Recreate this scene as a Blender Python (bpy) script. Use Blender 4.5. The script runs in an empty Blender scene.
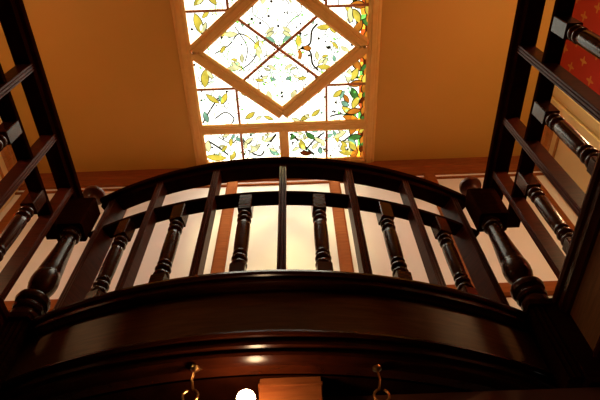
import bpy, bmesh, math, random
from mathutils import Vector, Matrix

random.seed(7)
PI = math.pi
SC = bpy.context.scene
COL = SC.collection
Z0 = 1.5                       # eye height above the lower hall floor; heights below are given above the eye

# ------------------------------------------------------------------ camera
cam = bpy.data.cameras.new('camera')
cam.sensor_width = 36.0
cam.lens = 520.893 / 600 * 36.0
cam.clip_start = 0.02
cam_o = bpy.data.objects.new('camera', cam)
COL.objects.link(cam_o)
rows = ((0.99931269, 0.03704425, 0.00137154),
        (0.03168745, -0.83443618, -0.55019285),
        (-0.01923702, 0.54985815, -0.8350365))
m = Matrix(rows).to_4x4()
m.translation = Vector((0, 0, Z0))
cam_o.matrix_world = m
SC.camera = cam_o

# ------------------------------------------------------------------ world, sun, lamps, exposure
w = bpy.data.worlds.new('sky')
SC.world = w
w.use_nodes = True
w.node_tree.nodes['Background'].inputs[0].default_value = (1.0, 0.97, 0.84, 1)
w.node_tree.nodes['Background'].inputs[1].default_value = 0.6
SUN_E = 5.0
sun = bpy.data.lights.new('sun', 'SUN')
sun.energy = SUN_E
sun.angle = math.radians(9)
sun.color = (1.0, 0.86, 0.42)
sun_o = bpy.data.objects.new('sun', sun)
COL.objects.link(sun_o)
sun_o.location = (0, -3, 12)
sun_o.rotation_euler = Vector((0.02, 0.50, -0.80)).to_track_quat('-Z', 'Y').to_euler()
glow = bpy.data.lights.new('sky_glow', 'SUN')      # the bright part of the sky above the skylight
glow.energy = 15.0
glow.angle = math.radians(100)
glow.color = (1.0, 0.90, 0.80)
glow_o = bpy.data.objects.new('sky_glow', glow)
COL.objects.link(glow_o)
glow_o.location = (0, -2, 12)
glow_o.rotation_euler = Vector((-0.05, 0.55, -0.80)).to_track_quat('-Z', 'Y').to_euler()
GLASS_E = 2.2                  # daylight glowing through the leaded glass
WARM = (1.0, 0.66, 0.36)
SC.view_settings.view_transform = 'Standard'
SC.view_settings.look = 'None'
SC.view_settings.gamma = 1.0
SC.view_settings.use_curve_mapping = False
SC.view_settings.exposure = 0.0


# ------------------------------------------------------------------ helpers
def nmat(name):
    mt = bpy.data.materials.new(name)
    mt.use_nodes = True
    nt = mt.node_tree
    return mt, nt, nt.nodes['Principled BSDF']


def wood(name, c1, c2, rough=0.22, scale=(3, 3, 30), coat=0.0, bump=0.05, spec=0.3):
    mt, nt, b = nmat(name)
    tc = nt.nodes.new('ShaderNodeTexCoord')
    mp = nt.nodes.new('ShaderNodeMapping')
    mp.inputs['Scale'].default_value = scale
    nz = nt.nodes.new('ShaderNodeTexNoise')
    nz.inputs['Scale'].default_value = 3.0
    nz.inputs['Detail'].default_value = 5
    nz.inputs['Distortion'].default_value = 0.8
    rp = nt.nodes.new('ShaderNodeValToRGB')
    rp.color_ramp.elements[0].position = 0.3
    rp.color_ramp.elements[0].color = (*c1, 1)
    rp.color_ramp.elements[1].position = 0.7
    rp.color_ramp.elements[1].color = (*c2, 1)
    bp = nt.nodes.new('ShaderNodeBump')
    bp.inputs['Strength'].default_value = bump
    bp.inputs['Distance'].default_value = 0.01
    L = nt.links.new
    L(tc.outputs['Object'], mp.inputs[0])
    L(mp.outputs[0], nz.inputs['Vector'])
    L(nz.outputs['Fac'], rp.inputs[0])
    L(rp.outputs[0], b.inputs['Base Color'])
    L(nz.outputs['Fac'], bp.inputs['Height'])
    L(bp.outputs[0], b.inputs['Normal'])
    b.inputs['Roughness'].default_value = rough
    b.inputs['Coat Weight'].default_value = coat
    b.inputs['Coat Roughness'].default_value = 0.15
    b.inputs['Specular IOR Level'].default_value = spec
    return mt


def paint(name, c1, c2, rough=0.6, scale=1.5, spec=0.3):
    mt, nt, b = nmat(name)
    tc = nt.nodes.new('ShaderNodeTexCoord')
    nz = nt.nodes.new('ShaderNodeTexNoise')
    nz.inputs['Scale'].default_value = scale
    nz.inputs['Detail'].default_value = 6
    rp = nt.nodes.new('ShaderNodeValToRGB')
    rp.color_ramp.elements[0].position = 0.35
    rp.color_ramp.elements[0].color = (*c1, 1)
    rp.color_ramp.elements[1].position = 0.65
    rp.color_ramp.elements[1].color = (*c2, 1)
    nt.links.new(tc.outputs['Object'], nz.inputs['Vector'])
    nt.links.new(nz.outputs['Fac'], rp.inputs[0])
    nt.links.new(rp.outputs[0], b.inputs['Base Color'])
    b.inputs['Roughness'].default_value = rough
    b.inputs['Specular IOR Level'].default_value = spec
    return mt


def glass(name, col, e=1.0, mottled=False):
    """Leaded glass: lets tinted sunlight through and glows with the daylight behind it."""
    mt = bpy.data.materials.new(name)
    mt.use_nodes = True
    nt = mt.node_tree
    nt.nodes.clear()
    L = nt.links.new
    out = nt.nodes.new('ShaderNodeOutputMaterial')
    tr = nt.nodes.new('ShaderNodeBsdfTransparent')
    em = nt.nodes.new('ShaderNodeEmission')
    ad = nt.nodes.new('ShaderNodeAddShader')
    tc = nt.nodes.new('ShaderNodeTexCoord')
    nz = nt.nodes.new('ShaderNodeTexNoise')
    nz.inputs['Scale'].default_value = 9.0
    nz.inputs['Detail'].default_value = 4
    rp = nt.nodes.new('ShaderNodeValToRGB')
    k = 0.82 if mottled else 0.6
    rp.color_ramp.elements[0].position = 0.35
    rp.color_ramp.elements[0].color = (col[0] * k, col[1] * k, col[2] * k, 1)
    rp.color_ramp.elements[1].position = 0.6
    rp.color_ramp.elements[1].color = (*col, 1)
    L(tc.outputs['Object'], nz.inputs['Vector'])
    L(nz.outputs['Fac'], rp.inputs[0])
    L(rp.outputs[0], tr.inputs[0])
    L(rp.outputs[0], em.inputs[0])
    em.inputs[1].default_value = e
    L(tr.outputs[0], ad.inputs[0])
    L(em.outputs[0], ad.inputs[1])
    L(ad.outputs[0], out.inputs[0])
    return mt


def emis(name, col, e):
    mt, nt, b = nmat(name)
    b.inputs['Base Color'].default_value = (*col, 1)
    b.inputs['Emission Color'].default_value = (*col, 1)
    b.inputs['Emission Strength'].default_value = e
    return mt


def obj(name, bm, mats, parent=None, smooth=False, loc=None):
    bmesh.ops.recalc_face_normals(bm, faces=bm.faces)
    me = bpy.data.meshes.new(name)
    bm.to_mesh(me)
    bm.free()
    if not isinstance(mats, (list, tuple)):
        mats = [mats]
    for x in mats:
        me.materials.append(x)
    if smooth:
        for p in me.polygons:
            p.use_smooth = True
        me.set_sharp_from_angle(angle=math.radians(35))
    o = bpy.data.objects.new(name, me)
    COL.objects.link(o)
    if parent:
        o.parent = parent
    if loc:
        o.location = loc
    return o


def empty(name, loc=(0, 0, 0)):
    o = bpy.data.objects.new(name, None)
    o.empty_display_size = 0.1
    o.location = loc
    COL.objects.link(o)
    return o


def tag(o, label, cat, group=None):
    o['label'] = label
    o['category'] = cat
    if group:
        o['group'] = group
    return o


def struct(o):
    o['kind'] = 'structure'
    return o


def box(bm, x0, x1, y0, y1, z0, z1, mi=0):
    vs = [bm.verts.new((x, y, z)) for x in (x0, x1) for y in (y0, y1) for z in (z0, z1)]
    for f in ((0, 1, 3, 2), (4, 6, 7, 5), (0, 4, 5, 1), (2, 3, 7, 6), (0, 2, 6, 4), (1, 5, 7, 3)):
        fc = bm.faces.new([vs[i] for i in f])
        fc.material_index = mi
    return vs


def prism(bm, poly, a, b, axis='z', mi=0):
    """closed 2-D outline extruded from a to b along an axis"""
    def P(u, v, t):
        return (u, v, t) if axis == 'z' else ((t, u, v) if axis == 'x' else (u, t, v))
    lo = [bm.verts.new(P(u, v, a)) for u, v in poly]
    hi = [bm.verts.new(P(u, v, b)) for u, v in poly]
    n = len(poly)
    for i in range(n):
        bm.faces.new((lo[i], lo[(i + 1) % n], hi[(i + 1) % n], hi[i])).material_index = mi
    bm.faces.new(lo).material_index = mi
    bm.faces.new(list(reversed(hi))).material_index = mi


def lathe(bm, prof, cx=0, cy=0, seg=28):
    rings = []
    for r, z in prof:
        rings.append([bm.verts.new((cx + r * math.cos(2 * PI * i / seg), cy + r * math.sin(2 * PI * i / seg), z))
                      for i in range(seg)])
    for a, b in zip(rings, rings[1:]):
        for i in range(seg):
            bm.faces.new((a[i], a[(i + 1) % seg], b[(i + 1) % seg], b[i]))
    bm.faces.new(list(reversed(rings[0])))
    bm.faces.new(rings[-1])


def tube(bm, pts, r, seg=10, r2=None):
    pts = [Vector(p) for p in pts]
    rings = []
    n = len(pts)
    up = Vector((0.13, 0.27, 0.95)).normalized()
    for i, p in enumerate(pts):
        d = (pts[min(i + 1, n - 1)] - pts[max(i - 1, 0)]).normalized()
        a = d.cross(up)
        if a.length < 1e-3:
            a = d.cross(Vector((1, 0, 0)))
        a.normalize()
        b = d.cross(a)
        rr = r if r2 is None else r + (r2 - r) * i / (n - 1)
        rings.append([bm.verts.new(p + (a * math.cos(2 * PI * k / seg) + b * math.sin(2 * PI * k / seg)) * rr)
                      for k in range(seg)])
    for a, b in zip(rings, rings[1:]):
        for k in range(seg):
            bm.faces.new((a[k], a[(k + 1) % seg], b[(k + 1) % seg], b[k]))
    bm.faces.new(list(reversed(rings[0])))
    bm.faces.new(rings[-1])


def sweep(bm, path, prof):
    """path: [(x, y, nx, ny)] with n pointing to the well; prof: closed outline [(offset towards the well, height)]"""
    rings = []
    for x, y, nx, ny in path:
        rings.append([bm.verts.new((x + nx * o, y + ny * o, h + Z0)) for o, h in prof])
    k = len(prof)
    for a, b in zip(rings, rings[1:]):
        for i in range(k):
            bm.faces.new((a[i], a[(i + 1) % k], b[(i + 1) % k], b[i]))
    bm.faces.new(rings[0])
    bm.faces.new(list(reversed(rings[-1])))


# ------------------------------------------------------------------ materials
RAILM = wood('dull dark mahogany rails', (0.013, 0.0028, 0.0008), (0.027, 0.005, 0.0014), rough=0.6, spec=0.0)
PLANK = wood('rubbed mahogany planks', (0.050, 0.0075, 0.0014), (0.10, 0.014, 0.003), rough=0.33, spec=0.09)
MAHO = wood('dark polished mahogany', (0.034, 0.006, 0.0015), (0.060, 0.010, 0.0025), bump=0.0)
RED = wood('reddish mahogany', (0.075, 0.016, 0.007), (0.13, 0.030, 0.011), rough=0.32, spec=0.3)
FASC = wood('fascia mahogany', (0.095, 0.036, 0.011), (0.15, 0.058, 0.018), rough=0.4, spec=0.04, scale=(2, 2, 22))
TRIMW = wood('wall trim wood', (0.23, 0.058, 0.015), (0.32, 0.092, 0.024), rough=0.75, scale=(2, 2, 20), spec=0.05)
OAK = wood('warm oak casing', (0.42, 0.17, 0.045), (0.60, 0.27, 0.08), rough=0.4, scale=(20, 20, 2), coat=0.2)
SKYW = wood('painted skylight frame', (0.74, 0.38, 0.10), (0.82, 0.45, 0.13), rough=0.45, scale=(4, 4, 4), spec=0.3, bump=0)
LEAD = wood('brown glazing came', (0.45, 0.17, 0.08), (0.55, 0.22, 0.11), rough=0.5, spec=0.2, coat=0)
CEIL = paint('ochre ceiling paint', (0.56, 0.27, 0.045), (0.60, 0.29, 0.052), rough=0.6, scale=1.2)
CREAM = paint('cream plaster', (0.84, 0.74, 0.70), (0.88, 0.78, 0.74), scale=2.5)
YCREAM = paint('yellow cream paint', (0.84, 0.70, 0.36), (0.88, 0.75, 0.42), scale=2.5)
DARKW = paint('dark wall panelling', (0.03, 0.010, 0.005), (0.05, 0.015, 0.007), scale=3, rough=0.45)
LOWW = paint('red brown lower wall', (0.16, 0.045, 0.018), (0.20, 0.058, 0.022), scale=2, rough=0.55)
FLOORM = wood('floor boards', (0.03, 0.011, 0.005), (0.055, 0.02, 0.008), rough=0.45, scale=(2, 14, 2))
BRASS, _nt, _b = nmat('aged brass')
_b.inputs['Base Color'].default_value = (0.62, 0.36, 0.13, 1)
_b.inputs['Metallic'].default_value = 1.0
_b.inputs['Roughness'].default_value = 0.3

# red wallpaper with small gold crosses
REDP, nt, b = nmat('red wallpaper with gold crosses')
L = nt.links.new
tc = nt.nodes.new('ShaderNodeTexCoord')
sx = nt.nodes.new('ShaderNodeSeparateXYZ')
L(tc.outputs['Object'], sx.inputs[0])


def mth(op, a, bb=None, c=None):
    n = nt.nodes.new('ShaderNodeMath')
    n.operation = op
    for i, v in enumerate((a, bb, c)):
        if v is None:
            continue
        if isinstance(v, (int, float)):
            n.inputs[i].default_value = v
        else:
            L(v, n.inputs[i])
    return n.outputs[0]


def cell(v, per, off=0.0):
    return mth('SUBTRACT', mth('MODULO', mth('ADD', v, 50 * per + off), per), per / 2)


def cross(offy, offz):
    cy = mth('ABSOLUTE', cell(sx.outputs['Y'], 0.20, offy))
    cz = mth('ABSOLUTE', cell(sx.outputs['Z'], 0.32, offz))
    # a pointed four-armed motif: short arms, narrow tips
    a1 = mth('MULTIPLY', mth('LESS_THAN', cz, 0.052), mth('LESS_THAN', cy, mth('SUBTRACT', 0.014, mth('MULTIPLY', cz, 0.16))))
    a2 = mth('MULTIPLY', mth('LESS_THAN', cy, 0.038), mth('LESS_THAN', cz, mth('SUBTRACT', 0.014, mth('MULTIPLY', cy, 0.16))))
    return mth('MAXIMUM', a1, a2)


pat = mth('MAXIMUM', cross(0, 0), cross(0.10, 0.16))
mx = nt.nodes.new('ShaderNodeMix')
mx.data_type = 'RGBA'
L(pat, mx.inputs[0])
mx.inputs[6].default_value = (0.40, 0.012, 0.006, 1)
mx.inputs[7].default_value = (0.50, 0.20, 0.03, 1)
L(mx.outputs[2], b.inputs['Base Color'])
b.inputs['Roughness'].default_value = 0.6

# ------------------------------------------------------------------ room shell
HC = 4.4                                   # ceiling above the eye
XL, XR, YB, YF = -2.62, 2.24, 2.51, -3.2
XE = 0.12                                  # wall thickness
SKX0, SKX1, SKY0, SKY1 = -0.925, 0.655, 0.27, 2.45   # skylight opening


def zz(h):
    return h + Z0


bm = bmesh.new()
box(bm, XL - XE, XR + XE, YF - XE, YB + XE, -0.12, 0.0)
struct(obj('floor', bm, FLOORM))
bm = bmesh.new()
T = 0.10
box(bm, XL - XE, SKX0, YF - XE, YB + XE, zz(HC), zz(HC + T))
box(bm, SKX1, XR + XE, YF - XE, YB + XE, zz(HC), zz(HC + T))
box(bm, SKX0, SKX1, YF - XE, SKY0, zz(HC), zz(HC + T))
box(bm, SKX0, SKX1, SKY1, YB + XE, zz(HC), zz(HC + T))
struct(obj('ceiling', bm, CEIL))

bm = bmesh.new()
box(bm, XL - XE, XR + XE, YB, YB + XE, zz(1.22), zz(HC))
struct(obj('wall_back', bm, CREAM))
bm = bmesh.new()
box(bm, XL - XE, XL, YF, YB, 0, zz(1.4), 1)
box(bm, XL - XE, XL, YF, 1.72, zz(1.4), zz(HC), 0)
box(bm, XL - XE, XL, 1.72, YB, zz(1.4), zz(HC), 2)
struct(obj('wall_left', bm, [REDP, DARKW, YCREAM]))
bm = bmesh.new()
box(bm, XR, XR + XE, YF, YB, 0, zz(1.4), 1)
box(bm, XR, XR + XE, YF, 1.78, zz(1.4), zz(HC), 0)
box(bm, XR, XR + XE, 1.78, YB, zz(1.4), zz(HC), 2)
struct(obj('wall_right', bm, [REDP, DARKW, YCREAM]))
bm = bmesh.new()
box(bm, XL - XE, XR + XE, YF - XE, YF, 0, zz(HC))
struct(obj('wall_front', bm, DARKW))
# wall of the lower hall below the bowed landing
bm = bmesh.new()
box(bm, XL, XR, 1.66, 1.66 + XE, 0, zz(1.198))
struct(obj('wall_lower', bm, LOWW))

# timber crown on the back wall
bm = bmesh.new()
prism(bm, [(YB, zz(4.40)), (YB - 0.030, zz(4.40)), (YB - 0.030, zz(4.285)), (YB - 0.018, zz(4.265)),
           (YB - 0.018, zz(4.175)), (YB - 0.028, zz(4.165)), (YB - 0.022, zz(4.150)), (YB, zz(4.145))], XL, XR, axis='x')
struct(obj('trim_1', bm, TRIMW))
bm = bmesh.new()
prism(bm, [(YB, zz(4.10)), (YB - 0.014, zz(4.095)), (YB - 0.014, zz(4.075)), (YB, zz(4.07))], XL, XR, axis='x')
struct(obj('trim_2', bm, TRIMW))
# dado rail low on the back wall
bm = bmesh.new()
prism(bm, [(YB, zz(2.66)), (YB - 0.022, zz(2.65)), (YB - 0.022, zz(2.56)), (YB - 0.03, zz(2.55)), (YB - 0.012, zz(2.53)), (YB, zz(2.53))],
      XL, XR, axis='x')
struct(obj('trim_3', bm, TRIMW))
# upright wall strips
k = 4
for xc in (-2.50, -1.56, -0.625, 0.315, 1.20, 2.10):
    bm = bmesh.new()
    prism(bm, [(xc - 0.05, YB), (xc - 0.05, YB - 0.012), (xc - 0.034, YB - 0.024), (xc + 0.034, YB - 0.024),
               (xc + 0.05, YB - 0.012), (xc + 0.05, YB)], zz(1.6), zz(4.145))
    struct(obj('trim_%d' % k, bm, TRIMW))
    k += 1
# cornice running along the rear bay of the right and left walls
for sgn, xw in ((-1, XR), (1, XL)):
    bm = bmesh.new()
    pr = [(xw, zz(4.38)), (xw + sgn * 0.05, zz(4.38)), (xw + sgn * 0.045, zz(4.30)), (xw + sgn * 0.03, zz(4.285)),
          (xw + sgn * 0.03, zz(4.20)), (xw + sgn * 0.018, zz(4.185)), (xw + sgn * 0.018, zz(4.12)), (xw, zz(4.10))]
    vs0 = [bm.verts.new((u, 1.86, v)) for u, v in pr]
    vs1 = [bm.verts.new((u, YB - 0.03, v)) for u, v in pr]
    for i in range(len(pr)):
        bm.faces.new((vs0[i], vs0[(i + 1) % len(pr)], vs1[(i + 1) % len(pr)], vs1[i]))
    bm.faces.new(vs0)
    bm.faces.new(vs1)
    struct(obj('trim_%d' % k, bm, OAK))
    k += 1
    # tall moulded casing between the red paper and the cream bay
    bm = bmesh.new()
    for y0, y1, t in ((1.69, 1.74, 0.05), (1.74, 1.80, 0.03), (1.80, 1.86, 0.055)):
        xa, xb = sorted((xw, xw + sgn * t))
        box(bm, xa, xb, y0, y1, zz(1.62), zz(4.28))
    xa, xb = sorted((xw, xw + sgn * 0.07))
    box(bm, xa, xb, 1.67, 1.88, zz(4.28), zz(4.36))
    struct(obj('trim_%d' % k, bm, [YCREAM, OAK]))
    k += 1
# raised cream panel mouldings in the rear bays of both side walls
for sgn, xw in ((-1, XR), (1, XL)):
    bm = bmesh.new()
    for (ya, yb2, ha, hb) in ((1.98, 2.40, 3.30, 3.98), (1.98, 2.40, 2.3, 3.15)):
        t = 0.022
        for b4 in ((ya, yb2, hb, hb + t), (ya, yb2, ha - t, ha), (ya - t, ya, ha - t, hb + t), (yb2, yb2 + t, ha - t, hb + t)):
            xa, xb = sorted((xw, xw + sgn * 0.014))
            box(bm, xa, xb, b4[0], b4[1], zz(b4[2]), zz(b4[3]))
    struct(obj('trim_%d' % k, bm, OAK))
    k += 1

# ------------------------------------------------------------------ skylight
CX, CY, HW, HL = (SKX0 + SKX1) / 2, 1.36, (SKX1 - SKX0) / 2, 1.09
win = struct(empty('window_1', (CX, CY, zz(HC))))


def bar(bm, a, b, wd, z0, z1, bev=0.012):
    """moulded straight bar between two plan points, chamfered below"""
    a = Vector((a[0], a[1]))
    b = Vector((b[0], b[1]))
    d = (b - a).normalized()
    n = Vector((-d.y, d.x))
    prof = [(-wd / 2, z1), (-wd / 2, z0 + bev), (-wd / 2 + bev, z0 + 0.4 * bev), (-wd / 5, z0 + 0.4 * bev), (-wd / 6, z0), (wd / 6, z0),
            (wd / 5, z0 + 0.4 * bev), (wd / 2 - bev, z0 + 0.4 * bev), (wd / 2, z0 + bev), (wd / 2, z1)]
    r0 = [bm.verts.new((a.x + n.x * o, a.y + n.y * o, z)) for o, z in prof]
    r1 = [bm.verts.new((b.x + n.x * o, b.y + n.y * o, z)) for o, z in prof]
    for i in range(len(prof)):
        j = (i + 1) % len(prof)
        bm.faces.new((r0[i], r0[j], r1[j], r1[i]))
    bm.faces.new(r0)
    bm.faces.new(r1)


# local coordinates: centre of the skylight, z = 0 at the ceiling face
bm = bmesh.new()
for s in (-1, 1):
    bar(bm, (s * (HW + 0.010), -HL - 0.05), (s * (HW + 0.010), HL + 0.05), 0.11, -0.030, 0.06, 0.02)
    bar(bm, (-HW - 0.05, s * (HL + 0.01)), (HW + 0.05, s * (HL + 0.01)), 0.075, -0.022, 0.06)
obj('window_frame', bm, SKYW, win)
DX, DY, BY = 0.735, 0.59, 0.725
for i, (a, b_) in enumerate((((-DX, 0), (0, DY)), ((0, DY), (DX, 0)), ((DX, 0), (0, -DY)), ((0, -DY), (-DX, 0)))):
    bm = bmesh.new()
    bar(bm, a, b_, 0.115, -0.024, 0.02, 0.018)
    obj('diamond_bar', bm, SKYW, win)
for s in (-1, 1):
    bm = bmesh.new()
    bar(bm, (-HW + 0.02, s * BY), (HW - 0.02, s * BY), 0.10, -0.022, 0.02, 0.018)
    obj('cross_bar', bm, SKYW, win)
    bm = bmesh.new()
    bar(bm, (0, s * (BY + 0.02)), (0, s * HL), 0.088, -0.019, 0.02, 0.016)
    obj('mullion', bm, SKYW, win)
bm = bmesh.new()
for a, b_ in (((-DX / 2, DY / 2), (DX / 2, -DY / 2)), ((-DX / 2, -DY / 2), (DX / 2, DY / 2))):
    bar(bm, a, b_, 0.024, -0.004, 0.014, 0.004)
for s in (-1, 1):
    for q in (-1, 1):
        bar(bm, (s * HW, q * 0.335), (s * 0.39, q * 0.335), 0.022, -0.003, 0.014, 0.004)
        bar(bm, (s * 0.40, q * 0.335), (s * 0.40, q * HL), 0.022, -0.003, 0.014, 0.004)
obj('glazing_bars', bm, LEAD, win)

G_CLEAR = glass('pale clear glass', (1.0, 1.0, 0.90), GLASS_E, True)
G_LIME = glass('greenish clear glass', (0.86, 1.0, 0.84), GLASS_E * 0.8, True)
G_YEL = glass('yellow glass', (1.0, 0.80, 0.10), 0.95)
G_PALE = glass('pale yellow glass', (1.0, 0.95, 0.45), 1.15)
G_GRN = glass('green glass', (0.16, 0.50, 0.09), 0.55)
G_TEAL = glass('pale green glass', (0.42, 0.85, 0.55), 0.8)
G_ORG = glass('orange glass', (1.0, 0.33, 0.03), 0.75)
G_RED = glass('brown red glass', (0.42, 0.07, 0.01), 0.35)
G_DRK = paint('black lead line', (0.02, 0.02, 0.012), (0.035, 0.03, 0.02))
GM = [G_CLEAR, G_LIME, G_YEL, G_PALE, G_GRN, G_TEAL, G_ORG, G_RED, G_DRK]
CL, LI, YE, PA, GR, TE, OR, RD, DK = range(9)
GZ = 0.012                                   # height of the glass above the ceiling face

bm = bmesh.new()
vs = [bm.verts.new(p) for p in ((-HW, -HL, GZ), (HW, -HL, GZ), (HW, HL, GZ), (-HW, HL, GZ))]
bm.faces.new(vs).material_index = CL
_zc = [0]


def leaf(x, y, ln, ang, wd, mi, out=0.007):
    out *= 1.15
    ln *= 0.98
    wd *= 0.95

    """pointed leaf-shaped piece of glass with a lead outline"""
    _zc[0] += 1
    z = GZ - 0.0012 - 0.00003 * (_zc[0] % 40)
    for kk, (m_, ex, dz) in enumerate(((DK, out, 0.0), (mi, 0.0, -0.0008))):
        pts = []
        n = 7
        for i in range(n):
            t = i / (n - 1)
            pts.append((-ln / 2 - ex + (ln + 2 * ex) * t, (wd / 2 + ex) * math.sin(PI * t) ** 0.8))
        for i in range(n - 2, 0, -1):
            t = i / (n - 1)
            pts.append((-ln / 2 - ex + (ln + 2 * ex) * t, -(wd / 2 + ex) * math.sin(PI * t) ** 0.8 * 0.8))
        c, s_ = math.cos(ang), math.sin(ang)
        f = bm.faces.new([bm.verts.new((min(max(x + px * c - py * s_, -HW), HW), y + px * s_ + py * c, z + dz)) for px, py in pts])
        f.material_index = m_


def stroke(pts, wd=0.006, mi=DK):
    """thin curved lead line"""
    z = GZ - 0.0010
    P = [Vector(p) for p in pts]
    # smooth by Catmull-Rom
    S = []
    wd = wd * 1.9
    for i in range(len(P) - 1):
        p0, p1, p2, p3 = P[max(i - 1, 0)], P[i], P[i + 1], P[min(i + 2, len(P) - 1)]
        for t in (0, .25, .5, .75):
            S.append(0.5 * ((2 * p1) + (-p0 + p2) * t + (2 * p0 - 5 * p1 + 4 * p2 - p3) * t * t + (-p0 + 3 * p1 - 3 * p2 + p3) * t ** 3))
    S.append(P[-1])
    prev = None
    for i, p in enumerate(S):
        d = (S[min(i + 1, len(S) - 1)] - S[max(i - 1, 0)]).normalized()
        n = Vector((-d.y, d.x)) * wd / 2
        cur = (bm.verts.new((p.x + n.x, p.y + n.y, z)), bm.verts.new((p.x - n.x, p.y - n.y, z)))
        if prev:
            bm.faces.new((prev[0], prev[1], cur[1], cur[0])).material_index = mi
        prev = cur


def dot(x, y, r, mi=DK):
    z = GZ - 0.0021
    n = 6
    f = bm.faces.new([bm.verts.new((x + r * math.cos(2 * PI * i / n), y + r * math.sin(2 * PI * i / n), z)) for i in range(n)])
    f.material_index = mi


A = math.radians
for q in (-1, 1):                            # the two ends mirror one another along the hall
    # quarter panes of the diamond: near and far
    leaf(-0.11, q * 0.42 - 0.0, 0.11, A(80) * q, 0.055, PA, .003)
    leaf(0.11, q * 0.42, 0.11, A(100) * q, 0.055, PA, .003)
    leaf(-0.07, q * 0.16, 0.09, A(35) * q, 0.035, PA, .003)
    leaf(0.07, q * 0.16, 0.09, A(145) * q, 0.035, PA, .003)
    stroke([(-0.03, q * 0.12), (-0.10, q * 0.22), (-0.20, q * 0.30), (-0.17, q * 0.40), (-0.08, q * 0.48)], .004)
    stroke([(0.03, q * 0.12), (0.10, q * 0.22), (0.20, q * 0.30), (0.17, q * 0.40), (0.08, q * 0.48)], .004)
    dot(0, q * 0.43, 0.012)
    dot(0, q * 0.24, 0.009, GR)
    # triangles and end rows, left side: pale leaves
    leaf(-0.66, q * 0.235, 0.17, A(100) * q, 0.075, YE)
    leaf(-0.615, q * 0.20, 0.10, A(62) * q, 0.035, PA)
    leaf(-0.62, q * 0.425, 0.14, A(40) * q, 0.05, YE)
    leaf(-0.52, q * 0.43, 0.12, A(-60) * q, 0.05, YE)
    leaf(-0.70, q * 0.60, 0.11, A(80) * q, 0.045, TE)
    stroke([(-0.74, q * 0.66), (-0.66, q * 0.54), (-0.57, q * 0.42)], .008)
    stroke([(-0.62, q * 0.62), (-0.52, q * 0.56), (-0.45, q * 0.62), (-0.47, q * 0.67)], .007)
    leaf(-0.30, q * 0.60, 0.11, A(-35) * q, 0.045, YE)
    leaf(-0.13, q * 0.63, 0.09, A(25) * q, 0.03, YE)
    leaf(-0.66, q * 1.02, 0.20, A(8) * q, 0.07, YE)
    leaf(-0.72, q * 0.90, 0.12, A(95) * q, 0.06, OR if q < 0 else PA)
    leaf(-0.50, q * 1.01, 0.10, A(-60) * q, 0.05, YE)
    stroke([(-0.72, q * 0.84), (-0.62, q * 0.92), (-0.54, q * 1.0)], .010)
    stroke([(-0.62, q * 0.80), (-0.50, q * 0.88), (-0.43, q * 0.80)], .006)
    leaf(-0.34, q * 0.86, 0.12, A(-35) * q, 0.04, PA)
    leaf(-0.28, q * 0.94, 0.15, A(-40) * q, 0.045, PA)
    leaf(-0.14, q * 0.84, 0.12, A(-40) * q, 0.045, PA)
    leaf(-0.10, q * 0.99, 0.10, A(35) * q, 0.05, TE)
    stroke([(-0.38, q * 0.82), (-0.36, q * 0.94), (-0.24, q * 1.02), (-0.17, q * 0.93), (-0.07, q * 0.80)], .009)
    # right side: border of orange and green fruit
    for y0, y1, mi in ((0.04, 0.14, RD), (0.14, 0.20, OR), (0.20, 0.26, GR), (0.26, 0.33, OR), (0.33, 0.42, RD), (0.42, 0.50, OR), (0.50, 0.58, RD), (0.58, 0.67, GR),
                       (0.67, 0.80, OR), (0.80, 0.88, RD), (0.88, 0.95, GR), (0.95, 1.09, OR)):
        f = bm.faces.new([bm.verts.new((px, q * py, GZ - 0.0006)) for px, py in ((HW - 0.10, y0), (HW, y0), (HW, y1), (HW - 0.10 - 0.02 * (mi == OR), y1))])
        f.material_index = mi
    ks = [OR, RD, GR, OR, YE, RD, OR, GR, RD, OR]
    for i in range(20):
        y = 0.09 + i * 0.05
        if 0.33 - 0.02 < y < 0.33 + 0.02:
            continue
        leaf(0.745 + 0.012 * (i % 2), q * y, 0.10, A(70 + 40 * (i % 3)) * q, 0.06, ks[i % 10], .009)
    for i in range(11):
        leaf(0.665 - 0.015 * (i % 2), q * (0.16 + i * 0.088), 0.125, A(60 + 55 * (i % 3)) * q, 0.062, (OR, YE, OR, GR, YE)[i % 5], .009)
    leaf(0.60, q * 0.26, 0.13, A(95) * q, 0.06, PA)
    leaf(0.50, q * 0.42, 0.10, A(-40) * q, 0.05, YE)
    leaf(0.58, q * 0.47, 0.09, A(60) * q, 0.04, OR)
    leaf(0.62, q * 0.66, 0.15, A(15) * q, 0.06, OR)
    leaf(0.60, q * 0.59, 0.15, A(35) * q, 0.06, YE)
    leaf(0.57, q * 0.52, 0.08, A(35) * q, 0.05, TE)
    leaf(0.30, q * 0.60, 0.10, A(-40) * q, 0.04, YE)
    leaf(0.20, q * 0.64, 0.10, A(-35) * q, 0.045, YE)
    leaf(0.12, q * 0.66, 0.08, A(20) * q, 0.03, PA)
    leaf(0.09, q * 0.82, 0.11, A(-55) * q, 0.045, GR)
    leaf(0.17, q * 0.92, 0.12, A(70) * q, 0.06, YE)
    leaf(0.25, q * 0.83, 0.11, A(40) * q, 0.05, GR)
    leaf(0.33, q * 0.88, 0.11, A(35) * q, 0.045, PA)
    leaf(0.20, q * 1.01, 0.11, A(10) * q, 0.05, RD)
    leaf(0.34, q * 0.99, 0.07, A(80) * q, 0.04, TE)
    leaf(0.52, q * 0.83, 0.14, A(-25) * q, 0.05, PA)
    leaf(0.60, q * 1.02, 0.16, A(5) * q, 0.06, YE)
    leaf(0.56, q * 0.98, 0.10, A(80) * q, 0.05, YE)
    leaf(0.64, q * 0.90, 0.11, A(45) * q, 0.05, TE)
    stroke([(0.06, q * 0.80), (0.14, q * 0.88), (0.22, q * 0.97), (0.30, q * 1.05)], .012)
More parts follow.
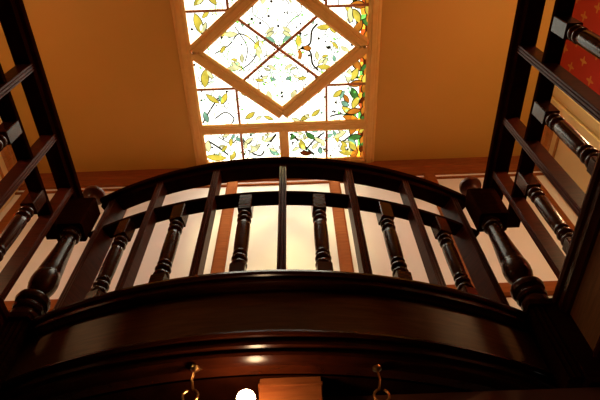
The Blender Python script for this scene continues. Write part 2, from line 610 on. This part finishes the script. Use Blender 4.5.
    stroke([(0.38, q * 0.80), (0.28, q * 0.88), (0.20, q * 0.98)], .009)
    stroke([(0.46, q * 0.80), (0.54, q * 0.90), (0.64, q * 0.84), (0.66, q * 0.94), (0.58, q * 1.0)], .009)
    stroke([(0.43, q * 0.64), (0.54, q * 0.62), (0.68, q * 0.66)], .009)
# left quarter of the diamond, pale, and right quarter with stronger fruit
for y in (-0.14, 0.15):
    leaf(-0.40, y, 0.12, A(0), 0.05, PA, .004)
leaf(-0.17, 0.03, 0.11, A(70), 0.06, PA, .004)
leaf(-0.19, -0.04, 0.08, A(-60), 0.04, YE, .004)
stroke([(-0.55, 0.02), (-0.42, -0.05), (-0.33, -0.14), (-0.22, -0.08), (-0.19, 0.0), (-0.24, 0.10), (-0.36, 0.18)], .006)
stroke([(-0.36, -0.20), (-0.27, -0.03), (-0.30, 0.10)], .005)
leaf(0.17, 0.06, 0.10, A(95), 0.055, OR, .004)
leaf(0.17, -0.06, 0.10, A(85), 0.055, YE, .004)
leaf(0.24, 0.0, 0.07, A(10), 0.05, OR, .004)
leaf(0.38, 0.17, 0.12, A(3), 0.05, YE, .004)
leaf(0.38, -0.17, 0.12, A(-3), 0.05, YE, .004)
leaf(0.33, 0.27, 0.07, A(30), 0.04, GR)
leaf(0.47, 0.10, 0.06, A(80), 0.03, TE, .004)
leaf(0.42, 0.0, 0.04, A(0), 0.03, DK, .004)
leaf(0.56, 0.02, 0.09, A(30), 0.04, PA, .003)
stroke([(0.16, 0.0), (0.26, 0.03), (0.28, 0.14), (0.33, 0.20)], .009)
stroke([(0.16, 0.0), (0.26, -0.03), (0.28, -0.14), (0.33, -0.20)], .009)
stroke([(0.33, 0.27), (0.45, 0.24), (0.52, 0.17)], .007)
stroke([(0.33, -0.27), (0.45, -0.24), (0.52, -0.17)], .007)
# faint leaves and curls scattered through every pane, mirrored about the middle line
for i in range(105):
    x, y = random.uniform(0.06, 0.64), random.uniform(-1.05, 1.05)
    a = random.uniform(0, PI)
    mi = random.choice((PA, PA, LI, TE, YE, LI))
    ln = random.uniform(0.05, 0.09)
    for sg in (1, -1):
        leaf(sg * x, y, ln, a if sg > 0 else PI - a, ln * 0.42, mi, .005)
        if i % 2:
            c0, s0 = sg * math.cos(a), math.sin(a)
            stroke([(sg * x, y), (sg * x + c0 * 0.07, y + s0 * 0.07 + 0.02), (sg * x + c0 * 0.12, y + s0 * 0.10 - 0.01),
                    (sg * x + c0 * 0.13, y + s0 * 0.10 - 0.05)], .0042, random.choice((DK, GR)))
# small dark and green specks over the clear ground
for i in range(620):
    x, y = random.uniform(-0.76, 0.70), random.uniform(-1.07, 1.07)
    dot(x, y, random.choice((0.006, 0.007, 0.009, 0.013)), random.choice((DK, DK, GR, LI, TE)))
for i in range(210):
    x, y = random.uniform(-0.72, 0.66), random.uniform(-1.05, 1.05)
    a = random.uniform(0, 6.28)
    stroke([(x, y), (x + 0.04 * math.cos(a), y + 0.04 * math.sin(a)), (x + 0.07 * math.cos(a + .6), y + 0.07 * math.sin(a + .6))], .004,
           random.choice((DK, GR, YE, GR, TE)))
gl = obj('stained_glass', bm, GM, win)


# ------------------------------------------------------------------ balcony and galleries (heights above the eye)
ARC_X, ARC_R, ARC_Y = -0.173, 2.30, 1.458          # plan circle of the balusters' outer face
NEWELS = ((-1.25, 1.675), (1.035, 1.710))
XG_L, XG_R = -1.32, 1.12                            # outer faces of the side balusters


def arc_pt(x):
    s = (x - ARC_X) / ARC_R
    c = math.sqrt(1 - s * s)
    return (x, ARC_Y + ARC_R - ARC_R * c, s, -c)


def arc_path(x0, x1, n=36):
    return [arc_pt(x0 + (x1 - x0) * i / n) for i in range(n + 1)]


MOULD = [(-0.10, 1.64), (0.030, 1.64), (0.046, 1.632), (0.050, 1.618), (0.044, 1.606), (0.032, 1.602), (0.030, 1.592), (0.036, 1.584),
         (0.034, 1.574), (0.022, 1.568), (0.014, 1.556), (-0.03, 1.552), (-0.10, 1.552)]
LOWM = [(-0.10, 1.345), (0.002, 1.345), (0.012, 1.338), (0.014, 1.328), (0.006, 1.318), (-0.008, 1.314), (-0.010, 1.300), (0.000, 1.292),
        (-0.002, 1.280), (-0.018, 1.272), (-0.020, 1.262), (-0.010, 1.254), (-0.014, 1.242), (-0.034, 1.234), (-0.045, 1.222),
        (-0.10, 1.222)]
FACE = [(-0.09, 1.553), (0.0, 1.553), (0.0, 1.344), (-0.09, 1.344)]

bal = tag(empty('balcony', (ARC_X, ARC_Y, zz(1.22))),
          'dark mahogany bowed balcony front with moulded edges spanning between the two fluted newels', 'balcony')


def rel(o, par):
    """parent in place"""
    o.parent = par
    o.matrix_parent_inverse = Matrix.Translation(par.location).inverted()
    return o


bp = arc_path(-1.20, 1.015)
for nm, pr, mt_ in (('top_moulding', MOULD, MAHO), ('fascia_panel', FACE, FASC), ('bottom_moulding', LOWM, MAHO)):
    bm = bmesh.new()
    sweep(bm, bp, pr)
    rel(obj(nm, bm, mt_, smooth=True), bal)
# floor slab of the bowed part and the passage behind it
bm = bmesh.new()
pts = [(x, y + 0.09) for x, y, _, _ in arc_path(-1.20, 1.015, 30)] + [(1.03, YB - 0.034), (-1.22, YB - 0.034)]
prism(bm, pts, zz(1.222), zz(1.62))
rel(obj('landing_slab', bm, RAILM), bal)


def side_path(xf, s, y0, y1):
    return [(xf, y0, s, 0), (xf, y1, s, 0)]


gals = []
for s, xf, xw, y1, nmw in ((1, XG_L, XL, NEWELS[0][1], 'left'), (-1, XG_R, XR, NEWELS[1][1], 'right')):
    g = tag(empty('side_gallery', (xf, 0, zz(1.22))),
            'dark wooden side gallery edge along the %s side of the well, running overhead' % nmw, 'gallery')
    for nm, pr, mt_ in (('top_moulding', MOULD, MAHO), ('fascia_panel', FACE, FASC), ('bottom_moulding', LOWM, MAHO)):
        bm = bmesh.new()
        sweep(bm, side_path(xf, s, -1.6, y1), pr)
        rel(obj(nm, bm, mt_, smooth=True), g)
    bm = bmesh.new()
    xw += s * 0.004
    x0, x1 = sorted((xf - s * 0.092, xw))
    box(bm, x0, x1, YF + 0.01, 1.65, zz(1.21), zz(1.62))
    box(bm, min(xf + s * .08, xw), max(xf + s * 0.08, xw), 1.65, YB - 0.034, zz(1.21), zz(1.62))
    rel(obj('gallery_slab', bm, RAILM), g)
    gals.append(g)

# --- rails
RAIL = [(0.030, 2.625), (0.036, 2.612), (0.036, 2.596), (0.030, 2.586), (0.012, 2.580), (0.006, 2.555), (-0.062, 2.555), (-0.076, 2.560), (-0.084, 2.575),
        (-0.084, 2.600), (-0.076, 2.625), (-0.055, 2.645), (-0.030, 2.650), (-0.005, 2.640)]
SUBR = [(-0.004, 2.286), (0.000, 2.290), (0.000, 2.296), (-0.003, 2.299), (0.000, 2.302), (0.000, 2.309), (-0.004, 2.314), (-0.076, 2.314),
        (-0.076, 2.286)]


def flat_bm(dp, wd=0.040, foot=1.63, top=2.578):
    """plank baluster; local x along the rail, -y to the well; two grooves down its narrow front edge"""
    bm = bmesh.new()
    h = wd / 2
    g = wd / 10
    prof = [(-h, dp), (-h, 0.002), (-h + 0.002, 0), (-g * 2.6, 0), (-g * 2.0, 0.004), (-g * 1.2, 0), (g * 1.2, 0), (g * 2.0, 0.004),
            (g * 2.6, 0), (h - 0.002, 0), (h, 0.002), (h, dp)]
    prism(bm, [(u, v - 0.009) for u, v in prof], zz(foot), zz(top))
    return bm


def turned_bms(bw=0.068):
    h = bw / 2
    blocks = []
    for z0, z1 in ((2.165, 2.287),):
        bm = bmesh.new()
        c = 0.004
        prism(bm, [(-h, c), (-h + c, 0), (h - c, 0), (h, c), (h, bw - c), (h - c, bw), (-h + c, bw), (-h, bw - c)], zz(z0), zz(z1))
        blocks.append(bm)
    bm = bmesh.new()
    c = 0.004
    prism(bm, [(-h, c), (-h + c, 0), (h - c, 0), (h, c), (h, bw - c), (h - c, bw), (-h + c, bw), (-h, bw - c)], zz(1.63), zz(1.742))
    foot = bm
    bm = bmesh.new()
    pr = [(0.028, 1.742), (0.035, 1.748), (0.038, 1.760), (0.035, 1.772), (0.027, 1.778), (0.027, 1.784), (0.034, 1.790), (0.0375, 1.802),
          (0.034, 1.814), (0.027, 1.819), (0.027, 1.826), (0.033, 1.832), (0.034, 1.838), (0.031, 1.845), (0.0325, 1.855), (0.034, 1.90),
          (0.0345, 1.98), (0.0335, 2.05), (0.032, 2.072), (0.027, 2.078), (0.027, 2.084), (0.034, 2.090), (0.036, 2.100), (0.034, 2.110),
          (0.027, 2.116), (0.027, 2.122), (0.034, 2.128), (0.036, 2.138), (0.033, 2.148), (0.029, 2.154), (0.029, 2.165)]
    lathe(bm, [(r, zz(z)) for r, z in pr], 0, h)
    return blocks[0], foot, bm


P_FLAT = flat_bm(0.058)
P_SIDE = flat_bm(0.070)
P_END = flat_bm(0.10, 0.05)
P_TOP, P_FOOT, P_TURN = turned_bms()


def mesh_of(name, bm, mt_, smooth=False):
    bmesh.ops.recalc_face_normals(bm, faces=bm.faces)
    me = bpy.data.meshes.new(name)
    bm.to_mesh(me)
    me.materials.append(mt_)
    if smooth:
        for p in me.polygons:
            p.use_smooth = True
        me.set_sharp_from_angle(angle=math.radians(40))
    return me


ME_FLAT = mesh_of('flat_baluster', P_FLAT, PLANK)
ME_SIDE = mesh_of('flat_baluster', P_SIDE, PLANK)
ME_END = mesh_of('flat_baluster', P_END, PLANK)
ME_TOP = mesh_of('square_top', P_TOP, MAHO)
ME_FOOT = mesh_of('square_foot', P_FOOT, MAHO)
ME_TURN = mesh_of('turned_baluster', P_TURN, MAHO, True)


def place(me, name, x, y, rz, par, top=False):
    o = bpy.data.objects.new(name, me)
    COL.objects.link(o)
    o.parent = par
    if top:
        o.matrix_parent_inverse = Matrix.Translation(par.location).inverted()
        o.location = (x, y, 0)
        o.rotation_euler = (0, 0, rz)
    return o


def put_flat(x, y, rz, par, me=None):
    place(me or ME_FLAT, 'flat_baluster', x, y, rz, par, True)


def put_turned(x, y, rz, par):
    t = place(ME_TURN, 'turned_baluster', x, y, rz, par, True)
    place(ME_TOP, 'square_top', 0, 0, 0, t)
    place(ME_FOOT, 'square_foot', 0, 0, 0, t)


cb = tag(empty('curved_balustrade', (ARC_X, ARC_Y + 0.05, zz(1.64))),
         'bowed dark mahogany balustrade between the newels, backed by the cream wall', 'balustrade')
rp_ = arc_path(-1.17, 0.985)
bm = bmesh.new()
sweep(bm, rp_, RAIL)
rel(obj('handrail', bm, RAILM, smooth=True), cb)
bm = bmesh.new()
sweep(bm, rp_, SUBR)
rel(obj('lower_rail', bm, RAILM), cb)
for x in (-1.10, -0.80, -0.468, -0.093, 0.275, 0.605, 0.905):
    px, py, nx, ny = arc_pt(x)
    put_flat(px, py, math.atan2(nx, -ny), cb, ME_END if x in (-1.10, 0.905) else None)
for x in (-0.945, -0.64, -0.285, 0.095, 0.445, 0.755):
    px, py, nx, ny = arc_pt(x)
    put_turned(px, py, math.atan2(nx, -ny), cb)

for s, xf, ny_, nmw, what in ((1, XG_L, NEWELS[0][1], 'left', 'straight dark balustrade on the left gallery, darker one with the orange-brown bay behind'),
                              (-1, XG_R, NEWELS[1][1], 'right', 'straight dark balustrade on the right gallery, in front of the red wallpaper')):
    sb = tag(empty('straight_balustrade', (xf, 0.5, zz(1.64))), what, 'balustrade')
    y1 = ny_ + 0.03
    bm = bmesh.new()
    sweep(bm, side_path(xf, s, -1.55, y1), RAIL)
    rel(obj('handrail', bm, RAILM, smooth=True), sb)
    bm = bmesh.new()
    sweep(bm, side_path(xf, s, -1.55, y1), SUBR)
    rel(obj('lower_rail', bm, RAILM), sb)
    rz = PI / 2 if s == 1 else -PI / 2
    y = 1.225
    for i in range(8):
        put_flat(xf, y - 0.39 * i, rz, sb, ME_SIDE)
    put_flat(xf, 1.56, rz, sb, ME_SIDE)
    y = 1.42
    for i in range(8):
        put_turned(xf, y - 0.39 * i, rz, sb)

# --- newel posts
for (x, y), what in zip(NEWELS, ('left corner newel post, turned dark mahogany, shadowed side of the balcony',
                                 'right corner newel post, turned dark mahogany with green and red highlights')):
    nw = tag(empty('newel_post', (x, y, zz(1.2))), what, 'newel post')
    bm = bmesh.new()
    h = 0.062
    # square head block with stepped lower edge
    c = 0.008

    def sq(hh, z0, z1, bm=None):
        prism(bm, [(x - hh, y - hh + c), (x - hh + c, y - hh), (x + hh - c, y - hh), (x + hh, y - hh + c), (x + hh, y + hh - c),
                   (x + hh - c, y + hh), (x - hh + c, y + hh), (x - hh, y + hh - c)], zz(z0), zz(z1))
    so = 1 if x > 0 else -1                # the head block reaches out to carry the straight rails
    xi, xo = x - so * h, x + so * 0.10
    xa, xb = min(xi, xo), max(xi, xo)
    prism(bm, [(xa, y - h + c), (xa + c, y - h), (xb - c, y - h), (xb, y - h + c), (xb, y + h - c), (xb - c, y + h), (xa + c, y + h), (xa, y + h - c)],
          zz(2.300), zz(2.555))
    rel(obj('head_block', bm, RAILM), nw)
    bm = bmesh.new()
    lathe(bm, [(r, zz(z + 0.083)) for r, z in ((0.050, 2.467), (0.052, 2.480), (0.036, 2.490), (0.028, 2.510), (0.028, 2.545), (0.036, 2.560), (0.052, 2.570),
                                       (0.064, 2.580), (0.067, 2.592), (0.064, 2.606), (0.052, 2.622), (0.030, 2.634), (0.008, 2.638))], x, y, 36)
    rel(obj('cap', bm, RED, smooth=True), nw)
    bm = bmesh.new()
    lathe(bm, [(r * 0.87, zz(z - 0.022)) for r, z in ((0.066, 1.66), (0.072, 1.675), (0.074, 1.697), (0.070, 1.702), (0.060, 1.708), (0.060, 1.716), (0.074, 1.722),
                                       (0.080, 1.735), (0.074, 1.748), (0.064, 1.752), (0.066, 1.760), (0.084, 1.770), (0.090, 1.785),
                                       (0.086, 1.802), (0.070, 1.814), (0.050, 1.820), (0.046, 1.832), (0.052, 1.842), (0.056, 1.85),
                                       (0.066, 1.868), (0.073, 1.89), (0.076, 1.92), (0.074, 1.948), (0.070, 1.966), (0.067, 1.972), (0.068, 1.985),
                                       (0.065, 2.02), (0.059, 2.08), (0.053, 2.15), (0.047, 2.22), (0.044, 2.255), (0.045, 2.263),
                                       (0.056, 2.270), (0.059, 2.280), (0.056, 2.290), (0.048, 2.296), (0.048, 2.302), (0.058, 2.310),
                                       (0.058, 2.325))], x, y, 40)
    rel(obj('turned_shaft', bm, MAHO, smooth=True), nw)
    # fluted base block passing the balcony edge
    hb = 0.060
    bm = bmesh.new()
    out = []
    nf = 5
    for side in range(4):
        for i in range(nf * 6):
            t = i / (nf * 6)
            ph = (t * nf) % 1.0
            d = 0.009 * math.sin(PI * ph) if 0.02 < t < 0.98 else 0
            u = -hb + 2 * hb * t
            q = (u, -hb + d)
            for _ in range(side):
                q = (-q[1], q[0])
            out.append((x + q[0], y + q[1]))
    prism(bm, out, zz(1.24), zz(1.615))
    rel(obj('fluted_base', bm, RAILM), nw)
    bm = bmesh.new()
    sq(hb + 0.007, 1.612, 1.642, bm)
    rel(obj('base_collar', bm, RAILM), nw)

# ------------------------------------------------------------------ lower hall, just below the balcony
bm = bmesh.new()
box(bm, -0.171, 0.048, 1.57, 1.659, 0, zz(1.22))
box(bm, -0.176, 0.053, 1.565, 1.659, zz(1.185), zz(1.195))
pil = tag(obj('pilaster', bm, TRIMW), 'lamp-lit brown wooden pilaster under the middle of the balcony', 'pilaster')


def lamp_bulb():
    t = tag(empty('wall_lamp', (-0.200, 1.66, zz(0.90))), 'glowing round bulb under the balcony beside the lit pilaster', 'lamp')
    bm = bmesh.new()
    bmesh.ops.create_uvsphere(bm, u_segments=24, v_segments=16, radius=0.031, matrix=Matrix.Translation((-0.200, 1.455, zz(1.052))))
    rel(obj('bulb', bm, emis('lit bulb', (1.0, 0.66, 0.36), 90), smooth=True), t)
    bm = bmesh.new()
    lathe(bm, [(0.022, zz(0.98)), (0.026, zz(0.99)), (0.024, zz(1.018)), (0.018, zz(1.025))], -0.200, 1.455, 20)
    rel(obj('socket', bm, BRASS, smooth=True), t)
    bm = bmesh.new()
    tube(bm, [(-0.200, 1.455, zz(0.98)), (-0.200, 1.46, zz(0.90)), (-0.200, 1.52, zz(0.87)), (-0.200, 1.66, zz(0.90))], 0.008)
    rel(obj('bracket', bm, BRASS, smooth=True), t)


lamp_bulb()


def hook(x, y, what, sgn):
    t = tag(empty('brass_hook', (x, y, zz(1.2))), what, 'hook')
    bm = bmesh.new()
    lathe(bm, [(0.016, zz(1.222)), (0.016, zz(1.214)), (0.008, zz(1.208)), (0.004, zz(1.205))], x, y, 16)
    rel(obj('ceiling_plate', bm, BRASS, smooth=True), t)
    bm = bmesh.new()
    pts = [(x, y, zz(1.21)), (x + 0.004 * sgn, y, zz(1.17)), (x - 0.003 * sgn, y, zz(1.14))]
    r = 0.026
    for i in range(15):
        a = PI / 2 + sgn * (0.2 + i * 0.4)
        pts.append((x + r * math.cos(a), y, zz(1.105) + r * math.sin(a)))
    tube(bm, pts, 0.0045)
    rel(obj('hook_ring', bm, BRASS, smooth=True), t)


hook(0.250, 1.535, 'curled brass hook with open ring under the right half of the balcony', 1)
hook(-0.395, 1.50, 'dim brass hook under the left half of the balcony, left of the bulb', -1)


# ------------------------------------------------------------------ warm lamps on the upper walls, out of view; the left one is added fill
def sconce(x, y, h, s, what, power):
    t = tag(empty('wall_sconce', (x, y, zz(h))), what, 'wall lamp')
    bm = bmesh.new()
    xa, xb = sorted((x, x + s * 0.02))
    box(bm, xa, xb, y - 0.04, y + 0.04, zz(h - 0.12), zz(h + 0.06))
    rel(obj('back_plate', bm, BRASS), t)
    bm = bmesh.new()
    tube(bm, [(x + s * 0.02, y, zz(h - 0.08)), (x + s * 0.09, y, zz(h - 0.12)), (x + s * 0.14, y, zz(h - 0.09)), (x + s * 0.15, y, zz(h - 0.04))], 0.008)
    rel(obj('arm', bm, BRASS, smooth=True), t)
    bm = bmesh.new()
    bmesh.ops.create_uvsphere(bm, u_segments=20, v_segments=14, radius=0.045, matrix=Matrix.Translation((x + s * 0.15, y, zz(h + 0.005))))
    rel(obj('bulb', bm, emis('warm globe', (1.0, 0.62, 0.28), 18), smooth=True), t)
    ld = bpy.data.lights.new('sconce_light', 'POINT')
    ld.energy = power
    ld.color = (1.0, 0.68, 0.32)
    ld.shadow_soft_size = 0.06
    lo = bpy.data.objects.new('sconce_light', ld)
    COL.objects.link(lo)
    lo.location = (x + s * 0.15, y, zz(h + 0.14))
    rel(lo, t)


sconce(XR, 0.85, 2.75, -1, 'warm globe lamp on the red papered right wall', 36)
sconce(XL, 0.75, 2.75, 1, 'added warm globe lamp on the red papered left wall, out of view, brightening the left side', 26)  # unseen lamp added opposite the right one, to brighten ceiling and left wall
sconce(XR, -0.75, 3.5, -1, 'warm globe lamp farther along the right wall, overhead of the well', 20)
